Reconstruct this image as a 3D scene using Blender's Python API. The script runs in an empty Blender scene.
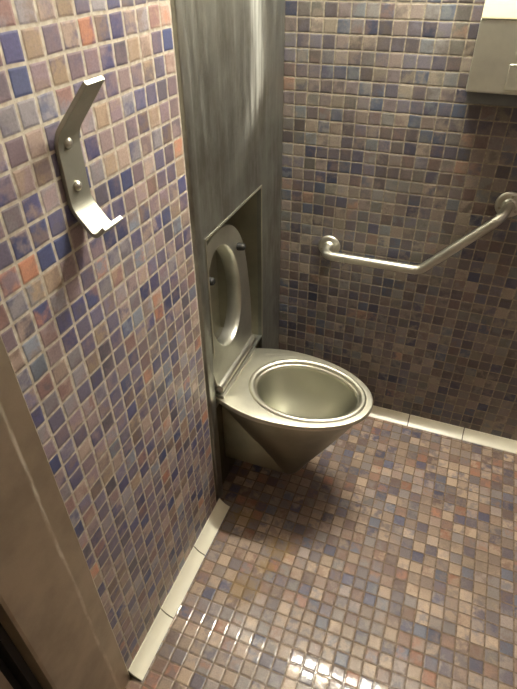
import bpy, bmesh, math, random
from mathutils import Vector, Matrix

# ------------------------------------------------------------------ helpers
T = 0.0365                      # pitch of the mosaic in metres; all shapes below are in tile pitches
SC = bpy.context.scene
COL = SC.collection
PI = math.pi


def link(name, bm, mat, parent=None, smooth=False, auto=None, bevel=0):
    me = bpy.data.meshes.new(name)
    bmesh.ops.recalc_face_normals(bm, faces=bm.faces)
    if bevel:
        es = [e for e in bm.edges if len(e.link_faces) == 2 and e.calc_face_angle(0) > 0.6]
        bmesh.ops.bevel(bm, geom=es, offset=bevel * T, segments=3, profile=0.6, affect='EDGES')
    bm.to_mesh(me)
    bm.free()
    o = bpy.data.objects.new(name, me)
    COL.objects.link(o)
    me.materials.append(mat)
    if smooth or auto:
        for p in me.polygons:
            p.use_smooth = True
        if auto:
            me.set_sharp_from_angle(angle=math.radians(auto))
    if parent is not None:
        o.parent = parent
        o.matrix_parent_inverse = Matrix.Translation(-world_loc(parent))
    return o


def world_loc(o):
    v = Vector(o.location)
    return v


def thing(name, label, cat, loc=(0, 0, 0), group=None):
    o = bpy.data.objects.new(name, None)
    COL.objects.link(o)
    o.location = Vector(loc) * T
    o.empty_display_size = 0.05
    o['label'] = label
    o['category'] = cat
    if group:
        o['group'] = group
    return o


def struct(o):
    o['kind'] = 'structure'
    return o


def V(x, y, z):
    return Vector((x, y, z)) * T


def box(bm, a, b):
    (x0, y0, z0), (x1, y1, z1) = a, b
    v = [bm.verts.new(V(x, y, z)) for x in (x0, x1) for y in (y0, y1) for z in (z0, z1)]
    for f in ((0, 1, 3, 2), (4, 6, 7, 5), (0, 4, 5, 1), (2, 3, 7, 6), (0, 2, 6, 4), (1, 5, 7, 3)):
        bm.faces.new([v[i] for i in f])


def extrude_profile(bm, pts, axis, a, b):
    """closed profile swept along an axis; pts are the two other coordinates"""
    def mk(p, t):
        if axis == 'x':
            return V(t, p[0], p[1])
        if axis == 'y':
            return V(p[0], t, p[1])
        return V(p[0], p[1], t)
    A = [bm.verts.new(mk(p, a)) for p in pts]
    B = [bm.verts.new(mk(p, b)) for p in pts]
    n = len(pts)
    for i in range(n):
        bm.faces.new((A[i], A[(i + 1) % n], B[(i + 1) % n], B[i]))
    bm.faces.new(A)
    bm.faces.new(B[::-1])


def loft(bm, rings, cap0=False, cap1=False, closed=True):
    R = [[bm.verts.new(V(*p)) for p in r] for r in rings]
    n = len(R[0])
    for a, b in zip(R, R[1:]):
        for i in range(n if closed else n - 1):
            bm.faces.new((a[i], a[(i + 1) % n], b[(i + 1) % n], b[i]))
    if cap0:
        bm.faces.new(R[0][::-1])
    if cap1:
        bm.faces.new(R[-1])
    return R


def tube(bm, path, rad, n=20, caps=True):
    """round tube along a path (tile units)"""
    path = [Vector(p) for p in path]
    rings = []
    up = None
    for i, p in enumerate(path):
        t = (path[min(i + 1, len(path) - 1)] - path[max(i - 1, 0)]).normalized()
        if up is None:
            up = Vector((0, 0, 1)) if abs(t.z) < 0.9 else Vector((1, 0, 0))
        s = t.cross(up).normalized()
        up = s.cross(t).normalized()
        r = rad[i] if isinstance(rad, (list, tuple)) else rad
        rings.append([p + (s * math.cos(2 * PI * k / n) + up * math.sin(2 * PI * k / n)) * r for k in range(n)])
    loft(bm, rings, caps, caps)


def lathe(bm, c, axis, prof, n=28):
    """prof = (distance along axis, radius)"""
    c = Vector(c)
    ax = Vector(axis).normalized()
    s = ax.orthogonal().normalized()
    t = ax.cross(s)
    rings = [[c + ax * d + (s * math.cos(2 * PI * k / n) + t * math.sin(2 * PI * k / n)) * max(r, 1e-3) for k in range(n)] for d, r in prof]
    loft(bm, rings, True, True)


def fillet(pts, r, n=8):
    """round the inner corners of a 3D polyline"""
    pts = [Vector(p) for p in pts]
    out = [pts[0]]
    for i in range(1, len(pts) - 1):
        a, b, c = pts[i - 1], pts[i], pts[i + 1]
        rr = r[i - 1] if isinstance(r, (list, tuple)) else r
        d1, d2 = (a - b), (c - b)
        k = min(rr, d1.length * .48, d2.length * .48)
        p, q = b + d1.normalized() * k, b + d2.normalized() * k
        for j in range(n + 1):
            t = j / n
            out.append(p * (1 - t) ** 2 + b * 2 * t * (1 - t) + q * t * t)
    out.append(pts[-1])
    return out


# ------------------------------------------------------------------ materials
class NT:
    def __init__(self, name):
        self.m = bpy.data.materials.new(name)
        self.m.use_nodes = True
        self.t = self.m.node_tree
        self.b = self.t.nodes['Principled BSDF']

    def n(self, kind, **kw):
        x = self.t.nodes.new(kind)
        for k, v in kw.items():
            setattr(x, k, v)
        return x

    def l(self, a, b):
        self.t.links.new(a, b)

    def put(self, sock, v):
        if hasattr(v, 'is_linked') or isinstance(v, bpy.types.NodeSocket):
            self.l(v, sock)
        else:
            sock.default_value = v

    def math(self, op, a, b=0.0, c=0.0):
        x = self.n('ShaderNodeMath', operation=op)
        self.put(x.inputs[0], a)
        self.put(x.inputs[1], b)
        if op in ('SMOOTH_MIN', 'MULTIPLY_ADD', 'WRAP', 'COMPARE'):
            self.put(x.inputs[2], c)
        return x.outputs[0]

    def mapr(self, v, a, b, c=0.0, d=1.0, smooth=True):
        x = self.n('ShaderNodeMapRange', interpolation_type='SMOOTHSTEP' if smooth else 'LINEAR')
        self.put(x.inputs[0], v)
        for i, q in enumerate((a, b, c, d)):
            self.put(x.inputs[i + 1], q)
        return x.outputs[0]

    def mix(self, f, a, b, mode='MIX'):
        x = self.n('ShaderNodeMix', data_type='RGBA', blend_type=mode)
        self.put(x.inputs[0], f)
        self.put(x.inputs[6], a)
        self.put(x.inputs[7], b)
        return x.outputs[2]

    def noise(self, vec, scale, detail=2.0, rough=0.5):
        x = self.n('ShaderNodeTexNoise')
        if vec is not None:
            self.l(vec, x.inputs['Vector'])
        x.inputs['Scale'].default_value = scale
        x.inputs['Detail'].default_value = detail
        x.inputs['Roughness'].default_value = rough
        return x.outputs['Fac']

    def xyz(self, x, y, z):
        c = self.n('ShaderNodeCombineXYZ')
        self.put(c.inputs[0], x)
        self.put(c.inputs[1], y)
        self.put(c.inputs[2], z)
        return c.outputs[0]

    def pos(self):
        return self.n('ShaderNodeTexCoord').outputs['Object']

    def ramp(self, f, cols, interp='CONSTANT'):
        r = self.n('ShaderNodeValToRGB')
        r.color_ramp.interpolation = interp
        e = r.color_ramp.elements
        while len(e) < len(cols):
            e.new(0.5)
        for i, (p, c) in enumerate(cols):
            e[i].position = p
            e[i].color = c
        self.l(f, r.inputs[0])
        return r.outputs[0]


def srgb(r, g, b):
    f = lambda c: (c / 255 / 12.92) if c / 255 <= 0.04045 else ((c / 255 + 0.055) / 1.055) ** 2.4
    return (f(r), f(g), f(b), 1)


def weighted(cols, pull=0.0, grey=0.0, gain=1.0):
    tot = sum(w for w, _ in cols)
    mean = [sum(w * c[i] for w, c in cols) / tot for i in range(3)]
    cols = [(w, tuple(c[i] + (mean[i] - c[i]) * pull for i in range(3))) for w, c in cols]
    cols = [(w, tuple((v + (sum(c) / 3 - v) * grey) * gain for v in c)) for w, c in cols]
    out, acc = [], 0
    for w, c in cols:
        out.append((acc / tot, srgb(*c)))
        acc += w
    return out


WALL_PAL = weighted([(11, (116, 99, 106)), (10, (98, 91, 110)), (8, (74, 72, 106)), (8, (130, 112, 112)), (6, (150, 130, 118)),
                     (6, (86, 80, 90)), (5, (120, 92, 88)), (4, (62, 68, 102)), (2, (160, 108, 84)), (6, (124, 118, 122)),
                     (3, (106, 112, 124)), (6, (112, 94, 84)), (5, (140, 120, 100))], 0.0, 0.08, 1.14)
BACK_PAL = weighted([(10, (112, 99, 100)), (8, (98, 92, 104)), (5, (72, 72, 94)), (9, (126, 110, 102)), (7, (140, 124, 108)),
                     (7, (88, 80, 84)), (6, (112, 90, 84)), (4, (72, 82, 104)), (2, (148, 112, 90)), (7, (120, 116, 112)),
                     (4, (104, 108, 112)), (7, (92, 82, 78)), (5, (134, 122, 104)), (5, (100, 96, 88)), (3, (56, 62, 88))], 0.0, 0.26, 1.0)
FLOOR_PAL = weighted([(9, (138, 118, 106)), (9, (160, 138, 118)), (7, (112, 102, 104)), (6, (94, 86, 96)), (4, (76, 76, 98)),
                      (7, (176, 152, 128)), (6, (130, 100, 84)), (6, (122, 114, 112)), (3, (146, 98, 74)), (5, (106, 86, 80)),
                      (5, (144, 130, 122)), (3, (90, 94, 110))], 0.10, 0.05, 1.0)


def tile_material(name, ax_u, ax_v, ou, ov, pal, grout, rough, seed, gw=0.055, bump=0.35, wet=False, grime=0.0):
    k = NT(name)
    p = k.pos()
    s = k.n('ShaderNodeSeparateXYZ')
    k.l(p, s.inputs[0])
    u = k.math('SUBTRACT', k.math('DIVIDE', s.outputs[ax_u], T), ou)
    v = k.math('SUBTRACT', k.math('DIVIDE', s.outputs[ax_v], T), ov)
    # hand-laid tiles: the joints wander slightly
    wob = k.noise(k.xyz(u, v, seed), 0.7, 1.0)
    wob2 = k.noise(k.xyz(u, v, seed + 7.3), 0.7, 1.0)
    uw = k.math('MULTIPLY_ADD', k.math('SUBTRACT', wob, 0.5), 0.10, u)
    vw = k.math('MULTIPLY_ADD', k.math('SUBTRACT', wob2, 0.5), 0.10, v)
    iu, iv = k.math('FLOOR', uw), k.math('FLOOR', vw)
    fu, fv = k.math('SUBTRACT', uw, iu), k.math('SUBTRACT', vw, iv)
    du = k.math('MINIMUM', fu, k.math('SUBTRACT', 1.0, fu))
    dv = k.math('MINIMUM', fv, k.math('SUBTRACT', 1.0, fv))
    d = k.math('SMOOTH_MIN', du, dv, 0.06)
    mask = k.mapr(d, gw - 0.012, gw + 0.03)
    wn = k.n('ShaderNodeTexWhiteNoise', noise_dimensions='3D')
    k.l(k.xyz(iu, iv, seed), wn.inputs['Vector'])
    wn2 = k.n('ShaderNodeTexWhiteNoise', noise_dimensions='3D')
    k.l(k.xyz(iu, iv, seed + 31.7), wn2.inputs['Vector'])
    wsep = k.n('ShaderNodeSeparateColor')
    k.l(wn2.outputs['Color'], wsep.inputs[0])
    c1 = k.ramp(wn.outputs['Value'], pal)
    c2 = k.ramp(wn2.outputs['Value'], pal)
    cloud = k.noise(k.xyz(k.math('MULTIPLY', uw, 1.0), k.math('MULTIPLY', vw, 1.0), k.math('MULTIPLY', wn.outputs['Value'], 40.0)), 1.25, 3.0, 0.6)
    col = k.mix(k.mapr(cloud, 0.40, 0.66, 0.0, 0.75), c1, c2)
    speck = k.noise(k.xyz(uw, vw, seed), 9.0, 3.0, 0.7)
    val = k.math('MULTIPLY', k.mapr(speck, 0.25, 0.75, 0.80, 1.18, False), k.mapr(wsep.outputs[0], 0, 1, 0.76, 1.18, False))
    hsv = k.n('ShaderNodeHueSaturation')
    k.l(col, hsv.inputs['Color'])
    k.l(val, hsv.inputs['Value'])
    hsv.inputs['Saturation'].default_value = 0.95
    gn = k.noise(k.xyz(u, v, seed + 3), 3.0, 4.0)
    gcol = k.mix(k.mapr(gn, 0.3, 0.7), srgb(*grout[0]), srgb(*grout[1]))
    col = k.mix(mask, gcol, hsv.outputs[0])
    rgh = k.mapr(mask, 0, 1, 0.75, rough, False)
    if grime:
        g = k.noise(k.xyz(u, v, seed + 11), 0.16, 4.0, 0.6)
        col = k.mix(k.mapr(g, 0.45, 0.75, 0.0, grime), col, srgb(84, 72, 56))
    # yellowish stains on the floor, each a blotch with its own outline
    if wet:
        st = None
        for (sx, sy, sr) in ((6.7, -19.2, 1.5), (5.1, -23.4, 1.7), (6.2, -21.2, 1.0), (2.6, -17.4, 1.3)):
            a = k.math('SUBTRACT', k.math('DIVIDE', s.outputs[0], T), sx)
            b = k.math('SUBTRACT', k.math('DIVIDE', s.outputs[1], T), sy)
            dist = k.math('SQRT', k.math('ADD', k.math('MULTIPLY', a, a), k.math('MULTIPLY', b, b)))
            dist = k.math('ADD', dist, k.math('MULTIPLY', k.math('SUBTRACT', gn, 0.5), 2.4))
            f = k.mapr(dist, sr * .35, sr, 0.42, 0.0)
            st = f if st is None else k.math('MAXIMUM', st, f)
        col = k.mix(st, col, srgb(132, 104, 48), 'MIX')
        w = k.noise(k.xyz(u, v, 2.5), 0.13, 3.0, 0.6)
        # a film of water lies over the tiles near the door
        wy = k.mapr(k.math('ADD', v, k.math('MULTIPLY', k.math('SUBTRACT', w, 0.5), 10.0)), -28.5 - ov, -22.5 - ov, 1.0, 0.0)
        rgh = k.mapr(wy, 0, 1, rgh, 0.36, False)
        k.l(k.math('MULTIPLY', wy, 0.7), k.b.inputs['Coat Weight'])
        k.b.inputs['Coat Roughness'].default_value = 0.06
        k.b.inputs['Coat IOR'].default_value = 1.33
    k.l(col, k.b.inputs['Base Color'])
    k.l(rgh, k.b.inputs['Roughness'])
    # relief: pillowed tile edge, each tile set at its own slight tilt
    hgt = k.mapr(d, gw - 0.03, gw + 0.10)
    tu = k.math('MULTIPLY', k.math('SUBTRACT', wsep.outputs[1], 0.5), k.math('SUBTRACT', fu, 0.5))
    tv = k.math('MULTIPLY', k.math('SUBTRACT', wsep.outputs[2], 0.5), k.math('SUBTRACT', fv, 0.5))
    hgt = k.math('MULTIPLY_ADD', k.math('ADD', tu, tv), 0.2 if wet else 0.55, hgt)
    hgt = k.math('MULTIPLY_ADD', k.noise(k.xyz(uw, vw, seed + 5), 2.6, 2.0), 0.16 if wet else 0.12, hgt)
    bp = k.n('ShaderNodeBump')
    bp.inputs['Strength'].default_value = bump
    bp.inputs['Distance'].default_value = 0.0022
    k.l(hgt, bp.inputs['Height'])
    k.l(bp.outputs[0], k.b.inputs['Normal'])
    if wet:
        k.l(bp.outputs[0], k.b.inputs['Coat Normal'])
    k.b.inputs['Specular IOR Level'].default_value = 0.25 if wet else 0.5
    return k.m


def steel(name, base=(138, 134, 118), rough=0.34, grain=(1, 1, 14), streak=0.05, bump=0, blotch=1.0):
    """brushed stainless steel; grain = stretch of the brushing noise"""
    k = NT(name)
    p = k.pos()
    mp = k.n('ShaderNodeMapping')
    k.l(p, mp.inputs[0])
    mp.inputs['Scale'].default_value = grain
    a = k.noise(mp.outputs[0], 160.0, 3.0, 0.6)
    blot = k.noise(p, 9.0, 4.0, 0.6)
    c = srgb(*base)
    dk = tuple(x * 0.82 for x in c[:3]) + (1,)
    col = k.mix(k.mapr(blot, 0.35, 0.7, 0.0, blotch), c, dk)
    k.l(col, k.b.inputs['Base Color'])
    r = k.math('ADD', k.mapr(a, 0.25, 0.75, rough - streak, rough + streak, False), k.mapr(blot, 0.3, 0.7, -0.02 * blotch, 0.03 * blotch, False))
    k.l(r, k.b.inputs['Roughness'])
    k.b.inputs['Metallic'].default_value = 1.0
    if bump:
        bp = k.n('ShaderNodeBump')
        bp.inputs['Strength'].default_value = bump * 5
        bp.inputs['Distance'].default_value = 0.0004
        k.l(a, bp.inputs['Height'])
        k.l(bp.outputs[0], k.b.inputs['Normal'])
    return k


def plain(name, c, rough=0.5, metal=0.0, var=0.08):
    k = NT(name)
    nz = k.noise(k.pos(), 22.0, 3.0)
    a = srgb(*c)
    b = tuple(x * (1 - var * 2) for x in a[:3]) + (1,)
    k.l(k.mix(k.mapr(nz, 0.3, 0.7), a, b), k.b.inputs['Base Color'])
    k.b.inputs['Roughness'].default_value = rough
    k.b.inputs['Metallic'].default_value = metal
    return k


M = {}
GW = ((190, 182, 166), (160, 148, 130))
M['tile_left'] = tile_material('mosaic_left', 1, 2, -28.547, 38.824, WALL_PAL, GW, 0.44, 1.0, grime=0.15)
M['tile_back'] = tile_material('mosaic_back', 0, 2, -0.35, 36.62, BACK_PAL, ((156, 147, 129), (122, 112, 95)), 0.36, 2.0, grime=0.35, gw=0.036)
M['tile_side'] = tile_material('mosaic_side', 1, 2, -28.547, 38.824, WALL_PAL, GW, 0.34, 4.0)
M['tile_front'] = tile_material('mosaic_front', 0, 2, -0.35, 36.62, WALL_PAL, GW, 0.34, 5.0)
M['tile_floor'] = tile_material('mosaic_floor', 0, 1, 1.15, -28.32, FLOOR_PAL, ((124, 106, 88), (92, 78, 64)), 0.42, 3.0, gw=0.045, bump=0.4, wet=True, grime=0.3)
M['ceiling'] = plain('white_ceiling_paint', (226, 222, 212), 0.8).m
M['cove'] = plain('cream_glazed_ceramic', (236, 231, 210), 0.28, var=0.03).m
M['joint'] = plain('dark_joint_mortar', (96, 88, 70), 0.9).m
M['steel_rim'] = steel('satin_steel_rim', (216, 213, 196), 0.42, (1, 6, 6)).m
def brushed_round(k, amount):
    tg = k.n('ShaderNodeTangent', direction_type='RADIAL', axis='Z')
    k.l(tg.outputs[0], k.b.inputs['Tangent'])
    k.b.inputs['Anisotropic'].default_value = amount
    k.b.inputs['Anisotropic Rotation'].default_value = 0.0
    return k.m


M['steel_bowl'] = brushed_round(steel('polished_steel_bowl', (212, 211, 200), 0.29, (1, 1, 3), 0.0, 0, 0.0), 0.45)
M['steel_shell'] = brushed_round(steel('brushed_steel_shell', (178, 176, 158), 0.40, (4, 4, 1)), 0.6)
M['steel_seat'] = steel('satin_steel_seat', (202, 201, 190), 0.38, (1, 1, 4)).m
M['steel_bar'] = steel('satin_steel_bar', (210, 208, 196), 0.38, (2, 2, 2), 0.05).m
M['steel_hook'] = steel('satin_steel_hook', (186, 186, 172), 0.50, (2, 6, 1), 0.06).m
M['steel_box'] = steel('brushed_steel_box', (208, 208, 194), 0.48, (1, 1, 8)).m
M['steel_frame'] = steel('dull_steel_frame', (186, 174, 154), 0.50, (6, 6, 1), 0.08).m
# a worn, scuffed line runs down the fold of the door frame
k = steel('worn_steel_frame', (186, 174, 154), 0.50, (6, 6, 1), 0.06)
s = k.n('ShaderNodeSeparateXYZ')
k.l(k.pos(), s.inputs[0])
yy = k.math('DIVIDE', s.outputs[1], T)
zz = k.math('DIVIDE', s.outputs[2], T)
wv = k.noise(k.xyz(yy, 0.0, k.math('MULTIPLY', zz, 0.35)), 0.5, 3.0)
dd = k.math('ABSOLUTE', k.math('ADD', k.math('ADD', yy, 33.45), k.math('MULTIPLY', k.math('SUBTRACT', wv, 0.5), 0.35)))
sc = k.math('MULTIPLY', k.mapr(dd, 0.02, 0.16, 1.0, 0.0), k.mapr(k.noise(k.xyz(k.math('MULTIPLY', yy, 3.0), 1.0, zz), 0.8, 4.0, 0.7), 0.38, 0.62, 0.15, 0.75))
old = k.b.inputs['Base Color'].links[0].from_socket
k.l(k.mix(sc, old, srgb(206, 196, 176)), k.b.inputs['Base Color'])
k.l(k.math('SUBTRACT', 1.0, k.math('MULTIPLY', sc, 0.7)), k.b.inputs['Metallic'])
M['steel_jamb'] = k.m
M['steel_dark'] = steel('dull_steel_recess', (180, 176, 160), 0.45, (1, 1, 6)).m
M['steel_low'] = steel('dark_steel_plate', (112, 106, 88), 0.5, (1, 1, .1), 0.08).m  # darker base than the panel face above
M['cream_lid'] = plain('pale_cream_lid', (168, 160, 130), 0.35, var=0.02).m  # pale cream base colour for the sloping lid
M['dark_box'] = plain('shade_grey_band', (92, 94, 92), 0.5).m
M['rubber'] = plain('black_rubber', (24, 23, 21), 0.6).m
M['white_plastic'] = plain('white_plastic', (196, 188, 156), 0.35, var=0.02).m
M['beige_paint'] = plain('beige_paint', (150, 132, 104), 0.6).m

# stainless wall panel: vertical brushing, dull grey grime and a pale dried run near the right side
k = steel('streaked_steel_panel', (164, 165, 157), 0.44, (1, 1, .04), 0.10)
p = k.pos()
s = k.n('ShaderNodeSeparateXYZ')
k.l(p, s.inputs[0])
yy = k.math('DIVIDE', s.outputs[1], T)
zz = k.math('DIVIDE', s.outputs[2], T)
wig = k.noise(k.xyz(k.math('MULTIPLY', yy, 1.2), 0.0, k.math('MULTIPLY', zz, 0.16)), 1.0, 4.0, 0.6)
low = k.math('MAXIMUM', k.math('SUBTRACT', 34.0, zz), 0.0)
ctr = k.math('SUBTRACT', -5.7, k.math('MULTIPLY', k.math('MULTIPLY', low, low), 0.14))
dy = k.math('ABSOLUTE', k.math('ADD', k.math('SUBTRACT', yy, ctr), k.math('MULTIPLY', k.math('SUBTRACT', wig, 0.5), 2.2)))
run = k.math('MULTIPLY', k.mapr(dy, 0.3, 2.1, 1.0, 0.0), k.mapr(zz, 28.6, 33.0))
fine = k.noise(k.xyz(k.math('MULTIPLY', yy, 2.2), 0.0, k.math('MULTIPLY', zz, 0.10)), 1.0, 5.0, 0.7)
run = k.math('MULTIPLY', run, k.mapr(fine, 0.30, 0.62))
film = k.math('MULTIPLY', k.mapr(fine, 0.50, 0.72), 0.20)
run = k.math('MAXIMUM', k.math('MULTIPLY', run, 0.72), film)
old = k.b.inputs['Base Color'].links[0].from_socket
smut = k.noise(k.xyz(k.math('MULTIPLY', yy, 0.30), 3.0, k.math('MULTIPLY', zz, 0.12)), 1.0, 6.0, 0.68)
old = k.mix(k.mapr(smut, 0.42, 0.68, 0.0, 0.65), old, srgb(112, 106, 94))
k.l(k.mix(run, old, srgb(206, 208, 200)), k.b.inputs['Base Color'])
k.l(k.math('SUBTRACT', 1.0, k.math('MULTIPLY', run, 0.85)), k.b.inputs['Metallic'])
M['panel'] = k.m

# ------------------------------------------------------------------ setting
H = 60.0
XR, YF = 42.0, -32.2
bm = bmesh.new(); box(bm, (-8, -75, -2), (XR + 2, 2, 0))
struct(link('floor', bm, M['tile_floor']))
bm = bmesh.new(); box(bm, (-8, -75, H), (XR + 2, 2, H + 2))
struct(link('ceiling', bm, M['ceiling']))
bm = bmesh.new(); box(bm, (-6, -32.2, 0), (0, -17.5, H))
struct(link('wall_left', bm, M['tile_left']))
bm = bmesh.new(); box(bm, (-8, 0, 0), (XR + 2, 2, H))
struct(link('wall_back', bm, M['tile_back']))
bm = bmesh.new(); box(bm, (XR, YF - 4.6, 0), (XR + 2, 0, H))
struct(link('wall_right', bm, M['tile_side']))
bm = bmesh.new(); box(bm, (27, YF - 4.6, 0), (XR, YF, H))
struct(link('wall_front', bm, M['tile_front']))
# the corridor outside the doorway
bm = bmesh.new(); box(bm, (-8, -75, 0), (-6, -37.0, H)); struct(link('wall_corridor_left', bm, M['beige_paint']))
bm = bmesh.new(); box(bm, (XR, -75, 0), (XR + 2, YF - 4.6, H)); struct(link('wall_corridor_right', bm, M['beige_paint']))
bm = bmesh.new(); box(bm, (-8, -77, 0), (XR + 2, -75, H)); struct(link('wall_corridor_back', bm, M['beige_paint']))

# cove skirting of cream ceramic, concave face, open joints between the pieces
def cove_profile():
    pts = [(0, 0), (0, 0.86), (0.06, 0.86)]
    for i in range(1, 9):
        q = i / 8
        sag = 0.13 * math.sin(q * PI)
        pts.append((0.06 + 0.94 * q - sag * .6, 0.86 - 0.78 * q - sag * .75))
    pts.append((1.0, 0))
    return pts

def cove_run(name, axis, cuts, flip):
    bm = bmesh.new()
    pr = cove_profile()
    for a, b in cuts:
        if axis == 'y':
            extrude_profile(bm, pr, 'y', a, b)
        else:
            extrude_profile(bm, [(-q, z) for q, z in pr], 'x', a, b)
    o = struct(link(name, bm, M['cove'], auto=40))
    return o

g = 0.05
seams = [-16.85, -22.05, -27.6, -33.1]
cove_run('baseboard_left', 'y', [(max(b, -32.2) + g, a - g) for a, b in zip(seams, seams[1:])], False)
seams = [0.35, 3.5, 9.05, 14.6, 20.15, 25.7, 31.25, 36.8, XR]
cove_run('baseboard_back', 'x', [(a + g, b - g) for a, b in zip(seams, seams[1:])], False)
bm = bmesh.new()
pr = cove_profile()
extrude_profile(bm, [(q * .93, z * .92) for q, z in pr], 'y', -32.2, -16.95)
extrude_profile(bm, [(-q * .93, z * .92) for q, z in pr], 'x', 0.4, XR)
struct(link('trim_3', bm, M['joint'], auto=40))

# door frame at the left, and the dark rebate and frame of the doorway outside it
bm = bmesh.new()
extrude_profile(bm, [(-6, -32.2), (0.04, -32.2), (0.12, -32.3), (0.16, -33.42), (0.02, -36.6), (-0.04, -36.75), (-6, -36.75)], 'z', 0, H)
struct(link('trim_1', bm, M['steel_jamb']))
bm = bmesh.new()
extrude_profile(bm, [(-6, -36.75), (-1.0, -36.75), (-1.0, -37.15), (-1.9, -37.2), (-1.9, -37.6), (-6, -37.6)], 'z', 0, H)
struct(link('trim_2', bm, M['rubber']))
bm = bmesh.new()
extrude_profile(bm, [(-6, -37.6), (-1.7, -37.6), (-1.7, -38.0), (-1.2, -38.1), (-1.2, -38.9), (-1.6, -39.0), (-1.6, -44.5), (-6, -44.5)], 'z', 0, H)
struct(link('trim_4', bm, M['steel_frame']))

# ------------------------------------------------------------------ stainless panel with its recess
XP = -0.30
NY0, NY1, NZ0, NZ1, ND = -15.15, -5.15, 11.0, 25.55, -4.6
pan = thing('wall_panel', 'tall streaked stainless steel wall panel with a recess behind the toilet', 'wall panel', (0, -8.5, 0))
bm = bmesh.new()
ys = [-15.95, NY0, NY1, -0.02]
zs = [NZ0 - .22, NZ0, NZ1, H - .02]
vg = {}
for i, y in enumerate(ys):
    for j, z in enumerate(zs):
        for q, x in enumerate((-0.65, XP)):
            vg[i, j, q] = bm.verts.new(V(x, y, z))
for i in range(3):
    for j in range(3):
        if (i, j) == (1, 1):
            continue
        bm.faces.new((vg[i, j, 1], vg[i + 1, j, 1], vg[i + 1, j + 1, 1], vg[i, j + 1, 1]))
        bm.faces.new((vg[i, j, 0], vg[i, j + 1, 0], vg[i + 1, j + 1, 0], vg[i + 1, j, 0]))
ring = [(i, 0) for i in range(3)] + [(3, j) for j in range(3)] + [(i, 3) for i in (3, 2, 1)] + [(0, j) for j in (3, 2, 1)]
for a, b in zip(ring, ring[1:] + ring[:1]):
    bm.faces.new((vg[a[0], a[1], 0], vg[b[0], b[1], 0], vg[b[0], b[1], 1], vg[a[0], a[1], 1]))
hole = [(1, 1), (2, 1), (2, 2), (1, 2)]
for a, b in zip(hole, hole[1:] + hole[:1]):
    bm.faces.new((vg[a[0], a[1], 1], vg[b[0], b[1], 1], vg[b[0], b[1], 0], vg[a[0], a[1], 0]))
box(bm, (-0.65, NY1 + .02, 0), (XP, -0.02, NZ0 - .22))
link('panel_face', bm, M['panel'], pan)
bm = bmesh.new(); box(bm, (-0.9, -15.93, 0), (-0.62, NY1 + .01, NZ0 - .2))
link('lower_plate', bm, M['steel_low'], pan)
bm = bmesh.new()     # folded edge strip along the tiled wall
extrude_profile(bm, [(-0.9, -16.72), (-0.24, -16.72), (-0.17, -16.66), (-0.15, -16.58), (-0.15, -15.80), (-0.19, -15.72), (-0.30, -15.72), (-0.30, -15.95), (-0.9, -15.95)], 'z', 0, H - .02)
link('edge_strip', bm, M['panel'], pan, auto=50)
bm = bmesh.new()     # recess box, walls with thickness
t = .15
for a, b in (((ND, NY0 - t, NZ0 - t), (-0.65, NY0, NZ1 + t)), ((ND, NY1, NZ0 - t), (-0.65, NY1 + t, NZ1 + t)),
             ((ND, NY0, NZ1), (-0.65, NY1, NZ1 + t)), ((ND, NY0, NZ0 - t), (-0.65, NY1, NZ0)), ((ND - t, NY0 - t, NZ0 - t), (ND, NY1 + t, NZ1 + t))):
    box(bm, a, b)
link('recess', bm, M['steel_dark'], pan)
bm = bmesh.new()     # narrow welded lip round the recess opening
for a, b in (((XP, NY0 - .16, NZ0), (XP + .05, NY0, NZ1 + .16)), ((XP, NY1, NZ0), (XP + .05, NY1 + .16, NZ1 + .16)), ((XP, NY0, NZ1), (XP + .05, NY1, NZ1 + .16))):
    box(bm, a, b)
link('recess_lip', bm, M['steel_rim'], pan)

# ------------------------------------------------------------------ toilet
CY = -12.05
RZ = 12.0
toi = thing('toilet', 'wall-hung stainless steel toilet with its seat raised into the steel panel', 'toilet', (XP, CY, 2.9))


def half_width(x):
    if x <= 4.0:
        tt = (x - XP) / (4.0 - XP)
        return 3.5 + 1.0 * math.sin(tt * PI / 2)
    q = min(1.0, (x - 4.0) / 7.65)
    return 4.5 * math.sqrt(max(0.0, 1 - q ** 2.08))


OUT = []
for i in range(0, 13):
    x = XP + (4.0 - XP) * i / 12
    OUT.append((x, half_width(x)))
for i in range(1, 41):
    a = i / 40 * PI / 2
    x = 4.0 + 7.65 * math.sin(a)
    OUT.append((x, half_width(x)))
POLY = [(x, CY - w) for x, w in OUT] + [(x, CY + w) for x, w in OUT[-2::-1]]   # near corner -> tip -> far corner
OC = (6.25, CY)


def ray_hit(poly, c, a):
    dx, dy = math.cos(a), math.sin(a)
    best = None
    n = len(poly)
    for i in range(n):
        (x1, y1), (x2, y2) = poly[i], poly[(i + 1) % n]
        ex, ey = x2 - x1, y2 - y1
        den = dx * ey - dy * ex
        if abs(den) < 1e-9:
            continue
        t = ((x1 - c[0]) * ey - (y1 - c[1]) * ex) / den
        u = ((x1 - c[0]) * dy - (y1 - c[1]) * dx) / den
        if t > 0 and -1e-6 <= u <= 1 + 1e-6 and (best is None or t < best):
            best = t
    return (c[0] + dx * best, c[1] + dy * best)


corner = math.atan2(3.5, OC[0] - XP)
NA = 112
ANG = sorted([2 * PI * i / NA for i in range(NA)] + [PI - corner, PI + corner])


def outer(scale=0.0):
    """outline moved inward by `scale`"""
    out = []
    for a in ANG:
        x, y = ray_hit(POLY, OC, a)
        d = Vector((x - OC[0], y - OC[1]))
        L = d.length
        d *= (L - scale) / L
        out.append((max(XP + .02, OC[0] + d.x), OC[1] + d.y))
    return out


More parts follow.
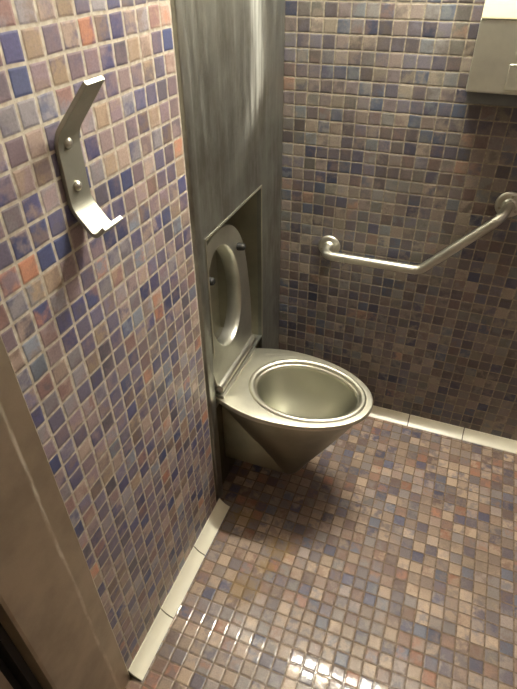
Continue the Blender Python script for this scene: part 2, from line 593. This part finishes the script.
def egg(hl, hw, cx=None):
    cx = OC[0] if cx is None else cx
    out = []
    for a in ANG:
        c, s_ = math.cos(a), math.sin(a)
        w = hw * (1 - 0.05 * c)
        r = 1 / math.sqrt((c / hl) ** 2 + (s_ / w) ** 2)
        out.append((cx + r * c, CY + r * s_))
    return out


def lv(pts, z):
    return [(x, y, z) for x, y in pts]


# rim plate: flat top, rolled raised bead round the opening, turned-down outer edge
bm = bmesh.new()
loft(bm, [lv(outer(0.28), RZ - .42), lv(outer(0.0), RZ - .40), lv(outer(0.0), RZ - .10), lv(outer(.06), RZ - .02), lv(outer(.14), RZ),
          lv(egg(4.86, 3.72), RZ), lv(egg(4.78, 3.64), RZ + .09), lv(egg(4.70, 3.56), RZ + .14), lv(egg(4.60, 3.46), RZ + .15), lv(egg(4.46, 3.32), RZ + .12),
          lv(egg(4.36, 3.22), RZ + .02), lv(egg(4.30, 3.16), RZ - .16), lv(egg(4.22, 3.08), RZ - .20), lv(egg(4.16, 3.02), RZ - .30), lv(egg(4.12, 2.98), RZ - .55)])
link('rim', bm, M['steel_rim'], toi, auto=38)

# basin
bm = bmesh.new()
rings = []
for t_ in [0, .1, .2, .32, .45, .58, .7, .8, .88, .94, .98]:
    k_ = (1 - .50 * t_) * math.sqrt(max(0, 1 - t_ ** 6))
    k2_ = (1 - .36 * t_) * math.sqrt(max(0, 1 - t_ ** 6))
    z = RZ - .5 - t_ * 6.0
    rings.append(lv(egg(4.13 * k_, 2.99 * k2_, OC[0] - 1.15 * t_), z))
loft(bm, rings, cap1=True)
link('basin', bm, M['steel_bowl'], toi, smooth=True)
bm = bmesh.new()
zw = RZ - 6.3
loft(bm, [lv(egg(1.45, 1.2, OC[0] - .97), zw - .04), lv(egg(1.45, 1.2, OC[0] - .97), zw)], True, True)
kw = NT('still_water')
kw.b.inputs['Base Color'].default_value = srgb(70, 66, 50)
kw.b.inputs['Roughness'].default_value = 0.03
kw.l(kw.mapr(kw.noise(kw.pos(), 40.0), 0, 1, 0.02, 0.06), kw.b.inputs['Roughness'])
link('water', bm, kw.m, toi)

# outer shell: funnel from the rim down to a narrow rounded foot
bm = bmesh.new()
top = outer(0.30)
foot = []
for a in ANG:
    c, s_ = math.cos(a), math.sin(a)
    r = 1 / ((abs(c) / 1.15) ** 2.4 + (abs(s_) / 1.75) ** 2.4) ** (1 / 2.4)
    foot.append((5.25 + r * c, CY + r * s_))
rings = []
for t_ in [0, .12, .25, .4, .55, .7, .82, .92, .97]:
    e = 0.06 * math.sin(t_ * PI)
    rings.append([(x0 + (x1 - x0) * (t_ - e * .4), y0 + (y1 - y0) * (t_ - e), RZ - .42 + (2.95 - RZ + .42) * t_) for (x0, y0), (x1, y1) in zip(top, foot)])
rings.append(lv(foot, 3.02))
rings.append(lv([(5.25 + (x - 5.25) * .86, CY + (y - CY) * .86) for x, y in foot], 2.86))
loft(bm, rings, cap1=True)
link('funnel', bm, M['steel_shell'], toi, auto=50)

# box bracket that carries the bowl on the wall
bm = bmesh.new()
extrude_profile(bm, [(-.61, 3.15), (5.1, 3.15), (5.1, 3.6), (.5, 9.5), (-.61, 9.5)], 'y', CY - 1.95, CY + 1.95)
link('mounting_box', bm, M['steel_shell'], toi, bevel=.12)

# hinge: rod with domed ends in a channel along the panel
bm = bmesh.new()
lathe(bm, (0.0, -15.55, RZ + .95), (0, 1, 0), [(0, .05), (.02, .30), (.08, .40), (7.15, .40), (7.26, .36), (7.32, .18), (7.34, .02)])
hr = link('hinge_rod', bm, M['steel_bar'], toi, auto=40)
bm = bmesh.new()
extrude_profile(bm, [(XP - .3, RZ + .01), (.36, RZ + .01), (.44, RZ + .08), (.44, RZ + .24), (.34, RZ + .34), (XP - .3, RZ + .34)], 'y', -15.5, -8.55)
link('hinge_channel', bm, M['steel_seat'], toi, bevel=.04)

# raised seat, leaning back into the recess: underside faces the room
HX, HZ = -0.30, RZ + 1.15
LEAN = math.radians(5.0)


def seat_pt(a, y, d):
    """a = distance from the hinge up the seat, d = distance out from the seat's top side"""
    return (HX - a * math.sin(LEAN) + d * math.cos(LEAN), y, HZ + a * math.cos(LEAN) + d * math.sin(LEAN))


def seat_out(x):
    if x <= 5.2:
        return 3.6 + .75 * math.sin(x / 5.2 * PI / 2)
    q = min(1, (x - 5.2) / 6.4)
    return 4.35 * max(0.0, 1 - q ** 3.4) ** (1 / 2.2)


so = [(5.2 * i / 10, seat_out(5.2 * i / 10)) for i in range(11)]
for i in range(1, 33):
    x = 5.2 + 6.4 * math.sin(i / 32 * PI / 2)
    so.append((x, seat_out(x)))
SPOLY = [(x, -w) for x, w in so] + [(x, w) for x, w in so[-2::-1]]
SCN = (6.3, 0.0)
sc_ = math.atan2(3.6, SCN[0])
SANG = sorted([2 * PI * i / NA for i in range(NA)] + [PI - sc_, PI + sc_])


def s_outer(inset):
    out = []
    for a in SANG:
        x, y = ray_hit(SPOLY, SCN, a)
        d = Vector((x - SCN[0], y))
        d *= (d.length - inset) / d.length
        out.append((SCN[0] + d.x, d.y))
    return out


def s_in(hl, hw):
    return [(SCN[0] + hl * math.cos(a) / math.sqrt(math.cos(a) ** 2 + (math.sin(a) * hl / hw) ** 2),
             -.22 + hl * math.sin(a) / math.sqrt(math.cos(a) ** 2 + (math.sin(a) * hl / hw) ** 2)) for a in SANG]


def s_lv(pts, d):
    return [seat_pt(x, CY + .1 + y, d) for x, y in pts]


bm = bmesh.new()
rs = [s_lv(s_outer(.0), -.05), s_lv(s_outer(0), .22), s_lv(s_outer(.06), .30), s_lv(s_outer(.2), .30),
      s_lv(s_in(4.45, 3.15), .26), s_lv(s_in(4.3, 3.0), .30), s_lv(s_in(4.18, 2.88), .32), s_lv(s_in(4.10, 2.82), .24), s_lv(s_in(4.04, 2.76), .0),
      s_lv(s_in(3.96, 2.66), -.75), s_lv(s_in(3.97, 2.68), -.85), s_lv(s_in(4.06, 2.76), -.85), s_lv(s_in(4.2, 2.95), -.2)]
rs.append(rs[0])
loft(bm, rs[:-1] + [s_lv(s_outer(.0), -.05)])
bmesh.ops.remove_doubles(bm, verts=bm.verts, dist=1e-5)
seat = link('seat', bm, M['steel_seat'], toi, auto=40)
for yb in (-2.55, 3.05):
    bm = bmesh.new()
    c = Vector(seat_pt(8.95, CY + .1 + yb, .28))
    ax = Vector(seat_pt(0, 0, 1)) - Vector(seat_pt(0, 0, 0))
    lathe(bm, c, ax, [(0, .3), (.06, .32), (.5, .27), (.58, .2), (.6, .02)], 18)
    ob = link('bumper', bm, M['rubber'], None, auto=40)
    ob.parent = seat
    ob['label'] = 'black rubber bumper'

# ------------------------------------------------------------------ grab bar
gb = thing('grab_bar', 'angled satin steel grab bar mounted on the mosaic back wall', 'grab bar', (4.35, 0, 18.85))
FL = [(4.40, 18.85), (18.2, 24.75)]
YB = -1.75
path = fillet([(FL[0][0], -.2, FL[0][1]), (FL[0][0] + .02, YB, FL[0][1] - .05), (12.67, YB, 18.83), (17.75, YB, 24.25), (FL[1][0], -.2, FL[1][1])], [1.1, .55, 1.0], 10)
bm = bmesh.new()
tube(bm, path, .40, 24)
link('bar', bm, M['steel_bar'], gb, auto=45)
for fx, fz in FL:
    bm = bmesh.new()
    lathe(bm, (fx, 0, fz), (0, -1, 0), [(0.0, 1.02), (.10, 1.02), (.18, .97), (.24, .86), (.24, .55), (.34, .46), (.42, .42)], 36)
    fl = link('flange', bm, M['steel_bar'], gb, auto=30)
    for q in range(3):
        a = -PI / 5 + q * 2 * PI / 3
        bm = bmesh.new()
        lathe(bm, (fx + .70 * math.cos(a), -.23, fz + .70 * math.sin(a)), (0, -1, 0), [(0, .11), (.03, .11), (.05, .06), (.02, .02)], 12)
        sw = link('screw', bm, M['steel_dark'], None)
        sw.parent = fl
bm = bmesh.new()
lathe(bm, (6.05, YB, 18.80), (1, 0, 0), [(0, .38), (.01, .44), (.22, .44), (.23, .38)], 24)
link('collar', bm, M['steel_bar'], gb, auto=30)

# ------------------------------------------------------------------ coat hook
hk = thing('coat_hook', 'bent stainless steel coat hook screwed to the mosaic wall beside the door frame', 'coat hook', (0, -26.6, 33.9))
prof = fillet([(1.78, 0, 37.2), (.10, 0, 35.25), (.10, 0, 32.55), (.98, 0, 31.42), (1.52, 0, 31.95)], [.5, .35, .45], 8)
W0, W1, TH = -27.25, -25.95, .10
bm = bmesh.new()
P2 = [Vector((p.x, p.z)) for p in prof]
off = []
for i, p_ in enumerate(P2):
    t_ = (P2[min(i + 1, len(P2) - 1)] - P2[max(i - 1, 0)]).normalized()
    off.append(Vector((-t_.y, t_.x)))
rings = []
for p_, n_ in zip(P2, off):
    a, b = p_ + n_ * TH * .9, p_ - n_ * TH * .9
    tp = max(0, (p_.y - 36.2)) * .22
    rings.append([(a.x, W0 + tp, a.y), (a.x, W1, a.y), (b.x, W1, b.y), (b.x, W0 + tp, b.y)])
loft(bm, rings, True, True)
link('hook_strap', bm, M['steel_hook'], hk, bevel=.03)
for z in (35.0, 33.35):
    bm = bmesh.new()
    lathe(bm, (.18, -26.68, z), (1, 0, 0), [(0, .21), (.05, .21), (.12, .17), (.17, .09), (.18, .01)], 18)
    link('screw', bm, M['steel_bar'], hk, smooth=True)

# ------------------------------------------------------------------ paper towel dispenser
dp = thing('towel_dispenser', 'brushed steel paper dispenser with pale sloping lid high on the back wall', 'dispenser', (16.9, 0, 33))
DY = -3.0
X0, X1 = 13.36, 20.6
bm = bmesh.new()
box(bm, (X0, DY, 33.0), (X1, -.01, 37.12))
body = link('body', bm, M['steel_box'], dp, bevel=.10)
bm = bmesh.new()
extrude_profile(bm, [(DY - .03, 37.13), (DY + .0, 37.24), (-1.05, 41.2), (-.75, 41.45), (-.01, 41.45), (-.01, 37.13)], 'x', X0 + .03, X1 - .03)
link('lid', bm, M['cream_lid'], dp, bevel=.05)
bm = bmesh.new()
lathe(bm, (16.12, DY, 35.28), (0, -1, 0), [(0, .24), (.06, .24), (.10, .19), (.10, .02)], 20)
lk = link('lock', bm, M['steel_bar'], dp, auto=30)
bm = bmesh.new(); box(bm, (16.12 - .03, DY - .115, 35.18), (16.12 + .03, DY - .10, 35.38))
kh = link('keyhole', bm, M['rubber'], None); kh.parent = lk
bm = bmesh.new(); box(bm, (15.66, DY - .05, 33.25), (18.3, DY + .01, 34.75))
link('front_plate', bm, M['steel_box'], dp, bevel=.04)
bm = bmesh.new(); box(bm, (X0 + .12, DY + .35, 32.25), (X1 - .12, -.01, 33.02))  # set-back band below the body, its dark colour standing in for shadow
link('under_shade_band', bm, M['dark_box'], dp)

# ------------------------------------------------------------------ lamp of the room, on the ceiling by the back wall
LX0, LX1, LY, LZ = 4.5, 21.0, -5.0, 57.0
cl = thing('ceiling_light', 'white fluorescent batten on the ceiling above the back wall', 'ceiling light', (12.7, LY, H))
bm = bmesh.new(); box(bm, (LX0 - .8, LY - 1.0, LZ + 1.1), (LX1 + .8, LY + 1.0, H))
link('housing', bm, M['white_plastic'], cl, bevel=.1)
ke = NT('lamp_tube_glow')
ke.b.inputs['Base Color'].default_value = (1, 1, 1, 1)
ke.b.inputs['Emission Color'].default_value = (1.0, 0.955, 0.83, 1)
ke.b.inputs['Emission Strength'].default_value = 420.0
bm = bmesh.new()
lathe(bm, (LX0, LY, LZ), (1, 0, 0), [(0, .6), (LX1 - LX0, .6)], 16)
link('lamp_tube', bm, ke.m, cl, auto=40)
for x in (LX0 - .3, LX1 + .05):
    bm = bmesh.new(); box(bm, (x, LY - .7, LZ - .7), (x + .25, LY + .7, LZ + 1.2))
    link('tube_holder', bm, M['white_plastic'], cl)

# dim ambient fill from the world
w = bpy.data.worlds.new('world'); SC.world = w
w.use_nodes = True
bg = w.node_tree.nodes['Background']
bg.inputs[0].default_value = (1.0, .9, .75, 1)
bg.inputs[1].default_value = 0.008
# weak fill lamp, added out of view on the corridor ceiling
c2 = thing('corridor_fill', 'round fill lamp added in the unseen corridor outside the door', 'ceiling light', (16, -58, H))
bm = bmesh.new(); lathe(bm, (16, -58, H), (0, 0, -1), [(0, 5), (.6, 5), (.7, 4.6), (.7, .02)], 32)
link('fill_lamp_base', bm, M['white_plastic'], c2, auto=30)
k2 = NT('corridor_fill_glow')
k2.b.inputs['Emission Color'].default_value = (1.0, 0.88, 0.68, 1)
k2.b.inputs['Emission Strength'].default_value = 2.0
bm = bmesh.new(); lathe(bm, (16, -58, H - .7), (0, 0, -1), [(0, 4.4), (.7, 4.2), (1.2, 3.0), (1.35, .02)], 32)
link('fill_diffuser', bm, k2.m, c2, smooth=True)

# ------------------------------------------------------------------ camera
F = 525.971
pitch, roll, yaw = 0.651630, -0.010221, -0.374461
cw, sw_ = math.cos(yaw), math.sin(yaw)
cp, sp = math.cos(pitch), math.sin(pitch)
f = Vector((sw_ * cp, cw * cp, -sp)); rt = Vector((cw, -sw_, 0)); up = rt.cross(f)
cr, sr = math.cos(roll), math.sin(roll)
r2, u2 = rt * cr + up * sr, up * cr - rt * sr
cam = bpy.data.cameras.new('camera')
co = bpy.data.objects.new('camera', cam); COL.objects.link(co)
mt = Matrix((r2, u2, -f)).transposed().to_4x4()
mt.translation = V(14.267, -43.059, 40.905)
co.matrix_world = mt
cam.sensor_fit = 'VERTICAL'
cam.sensor_height = 36.0
cam.sensor_width = 36.0
cam.lens = F * 36.0 / 689.0
cam.clip_start = 0.02
SC.camera = co
vs = SC.view_settings
vs.view_transform = 'Standard'
vs.look = 'None'
vs.gamma = 1.0
vs.exposure = 0.08
vs.use_curve_mapping = False
